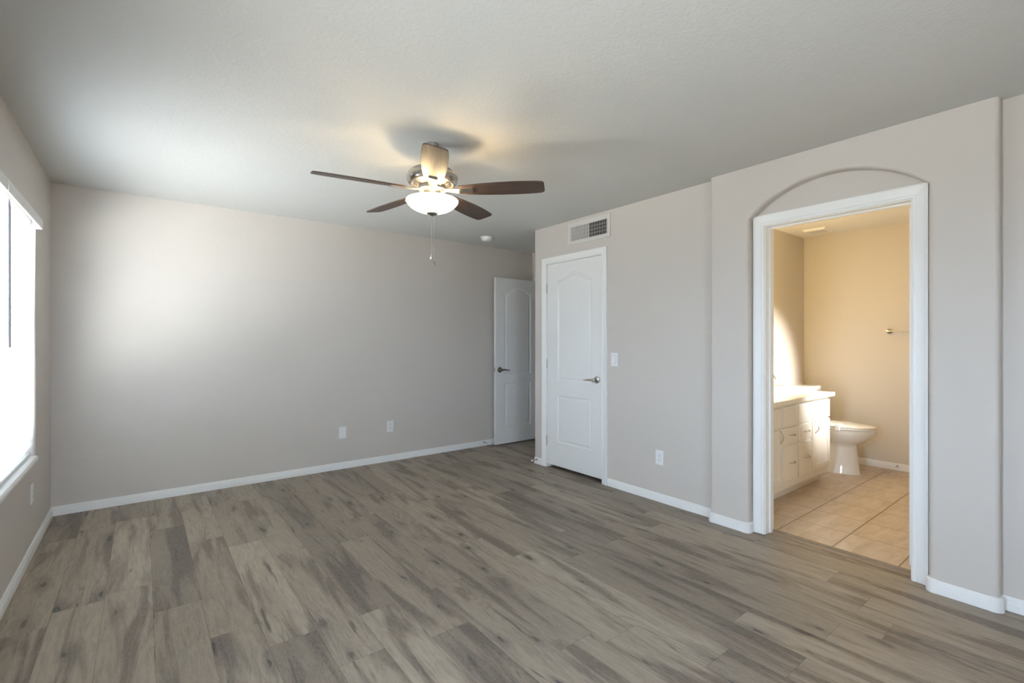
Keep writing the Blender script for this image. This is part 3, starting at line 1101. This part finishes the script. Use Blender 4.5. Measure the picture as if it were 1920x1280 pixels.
# ------------------------------------------------------------------ ceiling fan
def fan():
    cx, cy = 1.349, 2.502
    F = thing('ceiling_fan', (cx, cy, H), 'brushed nickel ceiling fan with five dark wood blades and a lit glass bowl', 'ceiling fan')

    def part(name, prof, mat, parent=F, seg=56, cap0=True, cap1=True):
        return MB().lathe([(r, z) for r, z in prof], (cx, cy, 0), (0, 0, 1), seg, cap0, cap1).build(name, mat, parent, smooth=38)
    part('ceiling_canopy', [(0.0, 2.4395), (0.040, 2.4395), (0.041, 2.42), (0.039, 2.385), (0.033, 2.36), (0.024, 2.345), (0.0, 2.345)], NICKEL)
    part('downrod', [(0.0, 2.35), (0.014, 2.35), (0.014, 2.29), (0.0, 2.29)], NICKEL)
    hs = part('motor_housing', [(0.0, 2.296), (0.045, 2.296), (0.085, 2.292), (0.118, 2.282), (0.140, 2.266), (0.149, 2.248), (0.150, 2.234), (0.146, 2.219), (0.136, 2.206), (0.124, 2.199), (0.119, 2.201), (0.112, 2.203), (0.082, 2.188), (0.0, 2.188)], NICKEL)
    mb = MB()
    for k in range(20):
        a = 2 * PI * k / 20
        ca, sa = math.cos(a), math.sin(a)
        q = []
        for r, tt in ((0.088, -0.004), (0.108, -0.005), (0.108, 0.005), (0.088, 0.004)):
            zz = 2.188 + (r - 0.082) / 0.030 * 0.015 - 0.0012
            q.append((cx + r * ca - tt * sa, cy + r * sa + tt * ca, zz))
        top = [(x, y, z + 0.003) for x, y, z in q]
        mb.loft([q, top])
    mb.build('cooling_slots', SLOT, hs)
    part('flywheel', [(0.0, 2.188), (0.078, 2.188), (0.082, 2.184), (0.082, 2.168), (0.076, 2.163), (0.0, 2.163)], NICKEL)
    part('switch_housing', [(0.0, 2.163), (0.066, 2.163), (0.069, 2.158), (0.069, 2.116), (0.075, 2.112), (0.075, 2.104), (0.0, 2.104)], NICKEL)
    # light bowl, open at the top
    bowl = part('glass_bowl', [(0.144, 2.110), (0.150, 2.111), (0.1535, 2.106), (0.1515, 2.097), (0.142, 2.084), (0.126, 2.068), (0.102, 2.053), (0.072, 2.042), (0.035, 2.036), (0.012, 2.035), (0.012, 2.038), (0.035, 2.039), (0.070, 2.046), (0.099, 2.057), (0.122, 2.072), (0.138, 2.088), (0.146, 2.101), (0.144, 2.110)], BOWL, cap0=False, cap1=False)
    part('finial', [(0.0, 2.036), (0.032, 2.0355), (0.033, 2.031), (0.027, 2.024), (0.015, 2.019), (0.006, 2.015), (0.0, 2.014)], NICKEL)
    part('bowl_rod', [(0.0, 2.106), (0.006, 2.106), (0.006, 2.034), (0.0, 2.034)], NICKEL, seg=12)
    # pull chains
    fwd = Vector((math.sin(R(37.84)), math.cos(R(37.84)), 0))
    rgt = Vector((fwd.y, -fwd.x, 0))
    for du, zb, kind in ((-0.004, 1.775, 0), (0.012, 1.745, 1)):
        p = Vector((cx, cy, 0)) + rgt * du - fwd * 0.008
        mb = MB()
        mb.tube([(p.x, p.y, 2.026), (p.x, p.y, zb)], 0.0016, 6)
        ch = mb.build('pull_chain', NICKEL, F, smooth=60)
        if kind == 0:
            MB().lathe([(0.0, 0.006), (0.004, 0.005), (0.0085, 0.0), (0.009, -0.006), (0.006, -0.014), (0.0, -0.017)], (p.x, p.y, zb), (0, 0, 1), 14).build('chain_pendant', NICKEL, ch, smooth=40)
        else:
            MB().lathe([(0.0, 0.004), (0.003, 0.004), (0.005, -0.002), (0.0065, -0.012), (0.003, -0.02), (0.0, -0.023)], (p.x, p.y, zb), (0, 0, 1), 14).build('chain_pendant', BRONZE, ch, smooth=40)
    # blades
    stations = [(0.165, 0.044), (0.20, 0.049), (0.26, 0.056), (0.33, 0.062), (0.41, 0.0665), (0.49, 0.068), (0.56, 0.0665), (0.61, 0.0635), (0.640, 0.060), (0.652, 0.054), (0.659, 0.044), (0.660, 0.036)]
    pitch = R(PITCH)
    for k in range(5):
        a = R(242.97) + k * 2 * PI / 5
        er = Vector((math.cos(a), math.sin(a), 0))
        et0 = Vector((-math.sin(a), math.cos(a), 0))
        et = et0 * math.cos(pitch) + Vector((0, 0, 1)) * math.sin(pitch)
        en = er.cross(et)
        c = Vector((cx, cy, 2.163))
        bm = MB()
        outline = [(r, w) for r, w in stations] + [(r, -w) for r, w in stations[::-1]]
        top = [bm.bm.verts.new(c + er * r + et * w + en * 0.003) for r, w in outline]
        bot = [bm.bm.verts.new(c + er * r + et * w - en * 0.003) for r, w in outline]
        bm.bm.faces.new(top)
        bm.bm.faces.new(bot[::-1])
        n = len(outline)
        for i in range(n):
            j2 = (i + 1) % n
            bm.bm.faces.new((top[i], bot[i], bot[j2], top[j2]))
        uvl = bm.bm.loops.layers.uv.new('UVMap')
        for f in bm.bm.faces:
            for l in f.loops:
                d = l.vert.co - c
                l[uvl].uv = (d.dot(er) + k * 3.1, d.dot(et) + k * 1.7)
        bl = bm.build('blade', BLADE, F)
        # bracket: neck from the flywheel, forked plate under the blade
        br = MB()
        zoff = -0.0045
        secs = [(0.060, 0.022, 0.000, 0.0), (0.095, 0.020, -0.002, 0.3), (0.125, 0.022, -0.004, 0.7), (0.160, 0.026, zoff, 1.0), (0.205, 0.027, zoff, 1.0), (0.245, 0.024, zoff, 1.0)]
        rings = []
        for r, w, z, pf in secs:
            e2 = et0 * math.cos(pitch * pf) + Vector((0, 0, 1)) * math.sin(pitch * pf)
            n2 = er.cross(e2)
            base = c + er * r + n2 * z + Vector((0, 0, 0.006 * (1 - pf)))
            rings.append([base + e2 * w + n2 * 0.0012, base + e2 * w - n2 * 0.003, base - e2 * w - n2 * 0.003, base - e2 * w + n2 * 0.0012])
        br.loft(rings)
        b1 = c + er * 0.232
        cap = []
        for r in (0.226, 0.248):
            base = c + er * r
            cap.append([base + et * 0.025 - en * 0.004, base + et * 0.025 - en * 0.011, base - et * 0.025 - en * 0.011, base - et * 0.025 - en * 0.004])
        br.loft(cap)
        br.build('blade_bracket', NICKEL, bl)
    # bulbs
    for i, a in enumerate((20, 140, 260)):
        l = bpy.data.lights.new('fan_bulb', 'POINT')
        l.energy = FAN_W
        l.color = (1.0, 0.72, 0.36)
        l.shadow_soft_size = 0.02
        lo = bpy.data.objects.new('fan_bulb', l)
        COL.objects.link(lo)
        lo.parent = F
        lo.location = (0.085 * math.cos(R(a)), 0.085 * math.sin(R(a)), 2.094 - H)


PITCH = -12
FAN_W = 2.6
fan()


# ------------------------------------------------------------------ small wall and ceiling things
def smoke():
    c = (3.043, 4.373, H)
    t = thing('smoke_detector', c, 'round white smoke detector on the ceiling near the entry door', 'smoke detector')
    MB().lathe([(0.0, -0.0005), (0.069, -0.0005), (0.070, -0.004), (0.069, -0.016), (0.064, -0.018), (0.0, -0.018)], c, (0, 0, 1), 40).build('base', PLATE, t, smooth=35)
    MB().lathe([(0.0, -0.018), (0.056, -0.018), (0.056, -0.024), (0.060, -0.026), (0.058, -0.036), (0.045, -0.043), (0.02, -0.046), (0.0, -0.046)], c, (0, 0, 1), 40).build('cover', PLATE, t, smooth=35)


smoke()


def wall_vent():
    y0, y1, z0, z1 = 2.784, 3.310, 2.203, 2.411
    g0, g1, h0, h1 = 2.821, 3.273, 2.238, 2.368
    t = thing('air_vent', (XR, (y0 + y1) / 2, z0), 'white louvred supply vent high above the closet door', 'vent')
    mb = MB()
    x0 = XR - 0.010
    mb.box(x0, XR - 0.0005, y0, g0, z0, z1, 0.002, 1)
    mb.box(x0, XR - 0.0005, g1, y1, z0, z1, 0.002, 1)
    mb.box(x0, XR - 0.0005, g0, g1, z0, h0, 0.002, 1)
    mb.box(x0, XR - 0.0005, g0, g1, h1, z1, 0.002, 1)
    mb.build('frame', VENTP, t)
    mb = MB()
    mb.box(XR - 0.0012, XR - 0.0004, g0, g1, h0, h1)  # thin dark sheet, painted shade in place of a real duct
    mb.build('duct_shade', DARK, t)
    mb = MB()
    for k in range(1, 4):
        z = h0 + (h1 - h0) * k / 4
        mb.box(XR - 0.0035, XR - 0.0015, g0, g1, z - 0.0015, z + 0.0015)
    mb.build('rear_bars', BAR_GAP, t)
    mb = MB()
    n = 23
    for k in range(n):
        y = g0 + (g1 - g0) * (k + 0.5) / n
        tl = 0.004 if k < 11 else -0.004
        mb.loft([[(XR - 0.0095, y - tl * 0.2 - 0.002, z), (XR - 0.0095, y - tl * 0.2 + 0.002, z), (XR - 0.004, y + tl + 0.002, z), (XR - 0.004, y + tl - 0.002, z)] for z in (h0, h1)])
    mb.build('louvers', VENTP, t)


wall_vent()


def plate(kind, c, n, label, cat, group=None, name=None):
    """wall plate centred at c, facing n (axis aligned); kind: outlet / blank / switch"""
    n = Vector(n)
    u = Vector((-n.y, n.x, 0))
    c = Vector(c)
    name = name or {'outlet': 'wall_outlet', 'blank': 'blank_plate', 'switch': 'light_switch'}[kind]
    t = thing(name, c, label, cat, group)
    up = Vector((0, 0, 1))

    def slab(w, h, d0, d1, bev=0.0, cu=0.0, cz=0.0):
        mb = MB()
        pts = []
        b = bev
        r0 = [(-w, -h), (w, -h), (w, h), (-w, h)]
        r1 = [(-w + b, -h + b), (w - b, -h + b), (w - b, h - b), (-w + b, h - b)]
        f = lambda r, d: [c + u * (x + cu) + up * (z + cz) + n * d for x, z in r]
        rings = [f(r0, d0), f(r0, d1 - b * 0.6)]
        if b:
            rings.append(f(r1, d1))
        mb.loft(rings)
        return mb
    slab(0.0355, 0.0585, 0.0005, 0.006, 0.003).build('cover_plate', PLATE, t)
    if kind == 'outlet':
        slab(0.0172, 0.0342, 0.0058, 0.0064).build('receptacle_gap_shade', BAR_GAP, t)  # grey rim painted as shade in the gap round the receptacle
        rc = slab(0.0165, 0.0335, 0.006, 0.0078, 0.0008).build('receptacle', PLATE, t)
        mb = MB()
        for cz in (-0.0165, 0.0165):
            for cu, hh in ((-0.0062, 0.0042), (0.0062, 0.0036)):
                mb.join(slab(0.0013, hh, 0.0077, 0.0082, 0, cu, cz + 0.004).bm)
            mb.join(slab(0.0024, 0.0024, 0.0077, 0.0082, 0, 0, cz - 0.0065).bm)
        mb.build('slots', SLOT, rc)
    elif kind == 'switch':
        slab(0.0175, 0.0345, 0.0058, 0.0064).build('rocker_gap_shade', SLOT, t)  # dark rim standing in for shade in the rocker gap
        mb = MB()
        f = lambda x, z, d: c + u * x + up * z + n * d
        w, h = 0.0165, 0.0335
        mb.loft([[f(x, -h, 0.006), f(x, h, 0.006), f(x, h, 0.0075), f(x, 0, 0.0085), f(x, -h, 0.0125)] for x in (-w, w)])
        mb.build('rocker', PLATE, t)
    for z in (-0.048, 0.048):
        mb = MB()
        mb.lathe([(0.0, 0.0), (0.003, 0.0), (0.0025, 0.0006), (0.0, 0.0007)], c + up * z + n * 0.006, n, 10)
        mb.build('screw', PLATE, t)
    return t


plate('blank', (1.590, YB, 0.3625), (0, -1, 0), 'blank white wall plate low on the back wall, left of the outlet', 'wall plate')
plate('outlet', (2.095, YB, 0.3695), (0, -1, 0), 'white outlet low on the back wall, right of the blank plate', 'outlet')
plate('outlet', (XR, 2.2805, 0.350), (-1, 0, 0), 'white outlet low on the right wall between closet door and arch', 'outlet')
plate('outlet', (XL, 4.045, 0.362), (1, 0, 0), 'white outlet below the bright window, seen at a steep angle', 'outlet')
plate('switch', (XR, 2.741, 1.118), (-1, 0, 0), 'white rocker light switch beside the closet door', 'light switch')
plate('switch', (5.225, YS, 1.121), (0, -1, 0), 'white switch plate on the bathroom wall above the toilet tank', 'light switch')


def doorstop(c, n, label, ln=0.075):
    c, n = Vector(c), Vector(n)
    t = thing('door_stop', c, label, 'door stop', 'baseboard door stops')
    MB().lathe([(0.0, 0.0), (0.011, 0.0), (0.011, 0.003), (0.008, 0.008), (0.0, 0.008)], c, n, 16).build('mount', NICKEL, t, smooth=40)
    pts = []
    turns, k = 9, 90
    u = Vector((-n.y, n.x, 0))
    for i in range(k + 1):
        s = i / k
        a = 2 * PI * turns * s
        pts.append(c + n * (0.008 + s * (ln - 0.02)) + (u * math.cos(a) + Vector((0, 0, 1)) * math.sin(a)) * 0.0045)
    MB().tube(pts, 0.0014, 5).build('spring', NICKEL, t, smooth=60)
    MB().lathe([(0.0, ln - 0.014), (0.006, ln - 0.014), (0.0085, ln - 0.006), (0.0085, ln), (0.006, ln + 0.003), (0.0, ln + 0.003)], c, n, 16).build('rubber_tip', RUBBER, t, smooth=40)


doorstop((3.30, YB - 0.0105, 0.045), (0, -1, 0), 'spring door stop on the back baseboard left of the entry door')
doorstop((XR - 0.0105, 3.765, 0.045), (-1, 0, 0), 'spring door stop at the baseboard corner left of the closet door')
doorstop((XF - 0.0105, 1.385, 0.042), (-1, 0, 0), 'spring door stop on the bathroom baseboard', 0.06)


# ------------------------------------------------------------------ bathroom things
def vanity():
    x0, x1, yf, yb = 3.42, 4.995, 1.68, YS - 0.004
    v = thing('vanity_cabinet', ((x0 + x1) / 2, (yf + yb) / 2, 0), 'cream white bathroom vanity cabinet with drawers beside the toilet', 'cabinet')
    mb = MB()
    mb.box(x0, x1, yf, yb, 0.09, 0.778)
    mb.build('body', CAB, v)
    mb = MB()
    mb.box(x0 + 0.002, x1 - 0.06, yf + 0.065, yb, 0.0, 0.09)
    mb.build('toe_kick', CAB, v)

    def slab(a, b, c, d):
        m = MB()
        m.box(a, b, yf - 0.019, yf - 0.0005, c, d, 0.005, 2)
        return m

    def arc_pull(c, ax, ln=0.085):
        m = MB()
        c, ax = Vector(c), Vector(ax)
        pts = [c + ax * (ln * (i / 10 - 0.5)) + Vector((0, -1, 0)) * (0.026 * math.sin(PI * i / 10)) for i in range(11)]
        m.tube(pts, [0.0032 + 0.001 * math.sin(PI * i / 10) for i in range(11)], 8)
        for s in (-1, 1):
            m.lathe([(0.0, 0.0), (0.006, 0.0), (0.005, 0.003), (0.0, 0.004)], c + ax * (s * ln * 0.5), (0, -1, 0), 10)
        return m
    yh = yf - 0.0192
    cols = [(3.45, 3.985), (4.012, 4.290), (4.312, 4.575), (4.600, 4.985)]
    # top row: false drawer fronts
    for a, b in cols:
        slab(a, b, 0.592, 0.752).build('drawer', CAB, v)
    for a, b in cols[1:3]:
        o = slab(a, b, 0.447, 0.580).build('drawer', CAB, v)
        arc_pull(((a + b) / 2 + 0.02, yh, 0.520), (1, 0, 0)).build('handle', NICKEL, o, smooth=50)
        o = slab(a, b, 0.150, 0.428).build('drawer', CAB, v)
        arc_pull(((a + b) / 2 + 0.02, yh, 0.298), (1, 0, 0)).build('handle', NICKEL, o, smooth=50)
    for (a, b), hx in ((cols[0], cols[0][1] - 0.03), (cols[3], cols[3][0] + 0.05)):
        m = MB()
        c, d, s = 0.150, 0.578, 0.055
        m.box(a, a + s, yf - 0.019, yf - 0.0005, c, d, 0.004, 2)
        m.box(b - s, b, yf - 0.019, yf - 0.0005, c, d, 0.004, 2)
        m.box(a + s - 0.003, b - s + 0.003, yf - 0.019, yf - 0.0005, c, c + s, 0.004, 2)
        m.box(a + s - 0.003, b - s + 0.003, yf - 0.019, yf - 0.0005, d - s, d, 0.004, 2)
        m.box(a + s - 0.003, b - s + 0.003, yf - 0.010, yf - 0.001, c + s - 0.003, d - s + 0.003)
        o = m.build('door', CAB, v)
        arc_pull((hx, yh, 0.525), (0, 0, 1), 0.095).build('handle', NICKEL, o, smooth=50)
    # counter with two moulded basins
    cx0, cx1, cyf, cyb, zt = 3.40, 5.028, 1.635, YS - 0.002, 0.812
    t = thing('countertop', ((cx0 + cx1) / 2, (cyf + cyb) / 2, 0.779), 'white vanity countertop with moulded sinks, brightly lit at its right end by the added spotlight', 'countertop')
    mb = MB()
    bm = mb.bm
    rect = [bm.verts.new(p) for p in ((cx0, cyf, zt), (cx1, cyf, zt), (cx1, cyb, zt), (cx0, cyb, zt))]
    edges = [bm.edges.new((rect[i], rect[(i + 1) % 4])) for i in range(4)]
    basins = []
    for bx in (3.80, 4.70):
        lp = [(bx + 0.20 * math.cos(2 * PI * i / 40), 1.905 + 0.15 * math.sin(2 * PI * i / 40)) for i in range(40)]
        vs = [bm.verts.new((x, y, zt)) for x, y in lp]
        edges += [bm.edges.new((vs[i], vs[(i + 1) % 40])) for i in range(40)]
        basins.append((bx, lp))
    bmesh.ops.triangle_fill(bm, use_beauty=True, use_dissolve=False, edges=edges)
    lo = [(cx0, cyf, 0.779), (cx1, cyf, 0.779), (cx1, cyb, 0.779), (cx0, cyb, 0.779)]
    hi = [(x, y, zt) for x, y, z in lo]
    for i in range(4):
        j2 = (i + 1) % 4
        mb.poly([lo[i], lo[j2], hi[j2], hi[i]])
    mb.poly([lo[0], lo[3], lo[2], (cx1, cyf, 0.779)])
    mb.build('slab', COUNTER, t)
    for bx, lp in basins:
        m = MB()
        rings = []
        for k, dz in ((1.0, 0.0), (0.97, -0.006), (0.93, -0.014), (0.88, -0.020), (0.82, -0.025), (0.70, -0.028), (0.4, -0.030), (0.1, -0.031)):
            rings.append([(bx + (x - bx) * k, 1.905 + (y - 1.905) * k, zt + dz) for x, y in lp])
        m.loft(rings, False, True)
        m.build('sink_basin', PORC, t, smooth=40)
    m = MB()
    m.box(cx0, cx1, cyb - 0.018, cyb, zt, zt + 0.085, 0.004, 2)
    m.build('backsplash', COUNTER, t)
    # faucet
    fx, fy = 4.70, 2.135
    f = thing('faucet', (fx, fy, zt), 'brushed nickel arched faucet on the spotlit counter', 'faucet')
    MB().lathe([(0.0, 0.0005), (0.026, 0.0005), (0.026, 0.006), (0.018, 0.014), (0.013, 0.03), (0.012, 0.09), (0.0, 0.09)], (fx, fy, zt), (0, 0, 1), 20).build('body', NICKEL, f, smooth=40)
    pts = [(fx, fy, zt + 0.085)]
    for i in range(13):
        a = R(180 - 165 * i / 12)
        pts.append((fx, fy - 0.062 - 0.062 * math.cos(a), zt + 0.09 + 0.062 * math.sin(a)))
    MB().tube(pts, 0.0105, 12).build('spout', NICKEL, f, smooth=50)
    for s in (-1, 1):
        h = MB()
        h.lathe([(0.0, 0.0005), (0.022, 0.0005), (0.022, 0.005), (0.014, 0.012), (0.012, 0.030), (0.014, 0.04), (0.0, 0.046)], (fx + s * 0.10, fy, zt), (0, 0, 1), 18)
        h.tube([(fx + s * 0.10, fy, zt + 0.036), (fx + s * 0.105, fy - 0.06, zt + 0.040), (fx + s * 0.11, fy - 0.14, zt + 0.044)], [0.007, 0.007, 0.009], 8)
        h.build('handle', NICKEL, f, smooth=40)


vanity()


def toilet():
    tx = 5.43
    t = thing('toilet', (tx, 1.8, 0), 'white toilet with closed lid between the vanity and the tan wall', 'toilet')

    def egg(yf, yb, hw, z, n=44, sq=0.0, ysplit=0.62):
        """egg outline, narrow front at yf (low y)"""
        ym = yb - (yb - yf) * (1 - ysplit)
        pts = []
        for i in range(n):
            a = 2 * PI * i / n
            c, s = math.cos(a), math.sin(a)
            if s >= 0:
                e = 0.8
                x = hw * math.copysign(abs(c) ** e, c)
                y = ym + (yb - ym) * abs(s) ** e
            else:
                x = hw * c
                y = ym - (ym - yf) * abs(s)
            pts.append((tx + x, y, z))
        return pts
    m = MB()
    m.loft([egg(1.553, 1.90, 0.118, 0.0), egg(1.553, 1.90, 0.118, 0.012), egg(1.560, 1.89, 0.110, 0.03), egg(1.572, 1.88, 0.104, 0.14), egg(1.583, 1.88, 0.100, 0.25),
            egg(1.580, 1.90, 0.104, 0.276), egg(1.555, 1.97, 0.125, 0.296), egg(1.515, 2.01, 0.148, 0.318), egg(1.475, 2.03, 0.168, 0.352), egg(1.446, 2.035, 0.180, 0.388), egg(1.434, 2.04, 0.185, 0.412), egg(1.428, 2.04, 0.186, 0.430), egg(1.436, 2.035, 0.180, 0.436)])
    m.build('bowl', PORC, t, smooth=40)
    m = MB()
    m.loft([egg(1.436, 1.93, 0.181, 0.4365), egg(1.430, 1.932, 0.186, 0.440), egg(1.430, 1.932, 0.186, 0.449), egg(1.436, 1.93, 0.180, 0.4525)])
    m.build('seat', PORC, t, smooth=40)
    m = MB()
    m.loft([egg(1.438, 1.93, 0.179, 0.454), egg(1.430, 1.932, 0.186, 0.457), egg(1.430, 1.932, 0.186, 0.466), egg(1.440, 1.925, 0.177, 0.472), egg(1.50, 1.90, 0.13, 0.478), egg(1.62, 1.82, 0.05, 0.480)])
    lid = m.build('lid', PORC, t, smooth=40)
    m = MB()
    m.box(tx - 0.205, tx - 0.165, 1.665, 1.70, 0.425, 0.484, 0.006, 2)
    m.box(tx - 0.185, tx - 0.10, 1.668, 1.697, 0.476, 0.487, 0.004, 2)
    m.build('lid_latch', PLATE, lid)
    for s in (-1, 1):
        m = MB()
        m.box(tx + s * 0.075 - 0.02, tx + s * 0.075 + 0.02, 1.934, 1.965, 0.437, 0.470, 0.006, 2)
        m.build('seat_hinge', PORC, t)
    m = MB()
    m.box(tx - 0.228, tx + 0.228, 1.992, YS - 0.012, 0.436, 0.757, 0.02, 4)
    tank = m.build('tank', PORC, t, smooth=50)
    m = MB()
    m.box(tx - 0.250, tx + 0.250, 1.972, YS - 0.006, 0.758, 0.812, 0.014, 4)
    m.build('tank_lid', PORC, t, smooth=50)
    m = MB()
    m.lathe([(0.0, 0.0), (0.012, 0.0), (0.012, 0.008), (0.0, 0.010)], (tx - 0.16, 1.992, 0.70), (0, -1, 0), 14)
    m.tube([(tx - 0.16, 1.978, 0.70), (tx - 0.09, 1.974, 0.695)], [0.006, 0.005], 8)
    m.build('flush_lever', CHROME, tank, smooth=40)


toilet()


def towel_bar():
    z, y = 1.378, 1.452
    t = thing('towel_bar', (XF, y - 0.3, z), 'brushed nickel towel bar on the tan bathroom wall', 'towel bar')
    for yy in (y, y - 0.61):
        MB().lathe([(0.0, 0.0005), (0.026, 0.0005), (0.026, 0.006), (0.018, 0.012), (0.011, 0.02), (0.011, 0.055), (0.013, 0.062), (0.013, 0.078), (0.0, 0.08)], (XF, yy, z), (-1, 0, 0), 22).build('post', NICKEL, t, smooth=40)
    m = MB()
    m.tube([(XF - 0.068, y - 0.005, z), (XF - 0.068, y - 0.605, z)], 0.008, 12)
    m.build('bar', NICKEL, t, smooth=50)


towel_bar()


def bath_vent():
    a, b, c, d = 5.46, 5.70, 1.86, 2.08
    t = thing('exhaust_fan_grille', ((a + b) / 2, (c + d) / 2, H), 'square white exhaust grille on the bathroom ceiling', 'vent')
    m = MB()
    m.loft([[(a, c, H - 0.0005), (b, c, H - 0.0005), (b, d, H - 0.0005), (a, d, H - 0.0005)], [(a + 0.02, c + 0.02, H - 0.02), (b - 0.02, c + 0.02, H - 0.02), (b - 0.02, d - 0.02, H - 0.02), (a + 0.02, d - 0.02, H - 0.02)]])
    m.build('cover', PLATE, t)
    m = MB()
    for k in range(9):
        y = c + 0.04 + k * (d - c - 0.08) / 8
        m.box(a + 0.04, b - 0.04, y - 0.004, y + 0.004, H - 0.0206, H - 0.0195)
    m.build('slots', BAR_GAP, t)


bath_vent()


def added_vanity_light():  # lamp added out of view to warm the bathroom walls
    t = thing('added_vanity_light', (4.2, YS, 2.02), 'added three globe light bar above the bathroom counter, unseen behind the door frame', 'added light')
    m = MB()
    m.box(3.80, 4.60, YS - 0.025, YS - 0.0005, 1.99, 2.06, 0.004, 2)
    m.build('back_plate', NICKEL, t)
    for x in (3.92, 4.20, 4.48):
        MB().lathe([(0.012, 0.0), (0.02, -0.01), (0.05, -0.035), (0.062, -0.07), (0.05, -0.105), (0.02, -0.127), (0.001, -0.13)], (x, YS - 0.10, 2.06), (0, 0, 1), 24).build('globe', GLOBE, t, smooth=50)
        MB().tube([(x, YS - 0.026, 2.045), (x, YS - 0.07, 2.07), (x, YS - 0.10, 2.06)], 0.008, 8).build('arm', NICKEL, t, smooth=50)
        l = bpy.data.lights.new('added_vanity_bulb', 'POINT')
        l.energy = BATH_W
        l.color = (1.0, 0.73, 0.26)
        l.shadow_soft_size = 0.06
        o = bpy.data.objects.new('added_vanity_bulb', l)
        COL.objects.link(o)
        o.parent = t
        o.location = (x - 4.2, -0.22, 1.99 - 2.02)


def added_spot():  # unseen lamp added for the bright patch on the vanity end
    c = Vector((4.90, YW, 2.02))
    aim = (Vector((4.95, 2.15, 0.86)) - Vector((4.90, YW + 0.14, 2.0))).normalized()
    t = thing('added_spotlight', c, 'added white spotlight on the unseen bathroom wall, brightening the end of the vanity', 'added light')
    MB().lathe([(0.0, 0.0005), (0.05, 0.0005), (0.05, 0.012), (0.02, 0.018), (0.012, 0.02), (0.012, 0.10), (0.0, 0.10)], c, (0, 1, 0), 24).build('base', NICKEL, t, smooth=40)
    h = c + Vector((0, 0.10, 0))
    MB().lathe([(0.0, -0.07), (0.03, -0.07), (0.038, -0.06), (0.042, 0.045), (0.040, 0.045), (0.036, 0.02), (0.0, 0.02)], h, aim, 28).build('head', NICKEL, t, smooth=40)
    MB().lathe([(0.0, 0.022), (0.034, 0.022), (0.034, 0.026), (0.0, 0.026)], h, aim, 28).build('lens', GLOBE, t)
    l = bpy.data.lights.new('added_spot_bulb', 'SPOT')
    l.energy = SPOT_W
    l.color = (1.0, 0.96, 0.91)
    l.spot_size = R(38)
    l.spot_blend = 1.0
    l.shadow_soft_size = 0.035
    o = bpy.data.objects.new('added_spot_bulb', l)
    COL.objects.link(o)
    o.parent = t
    o.location = h - c + aim * 0.06
    o.rotation_euler = aim.to_track_quat('-Z', 'Y').to_euler()


SPOT_W = 540.0
added_spot()

BATH_W = 4.6
added_vanity_light()
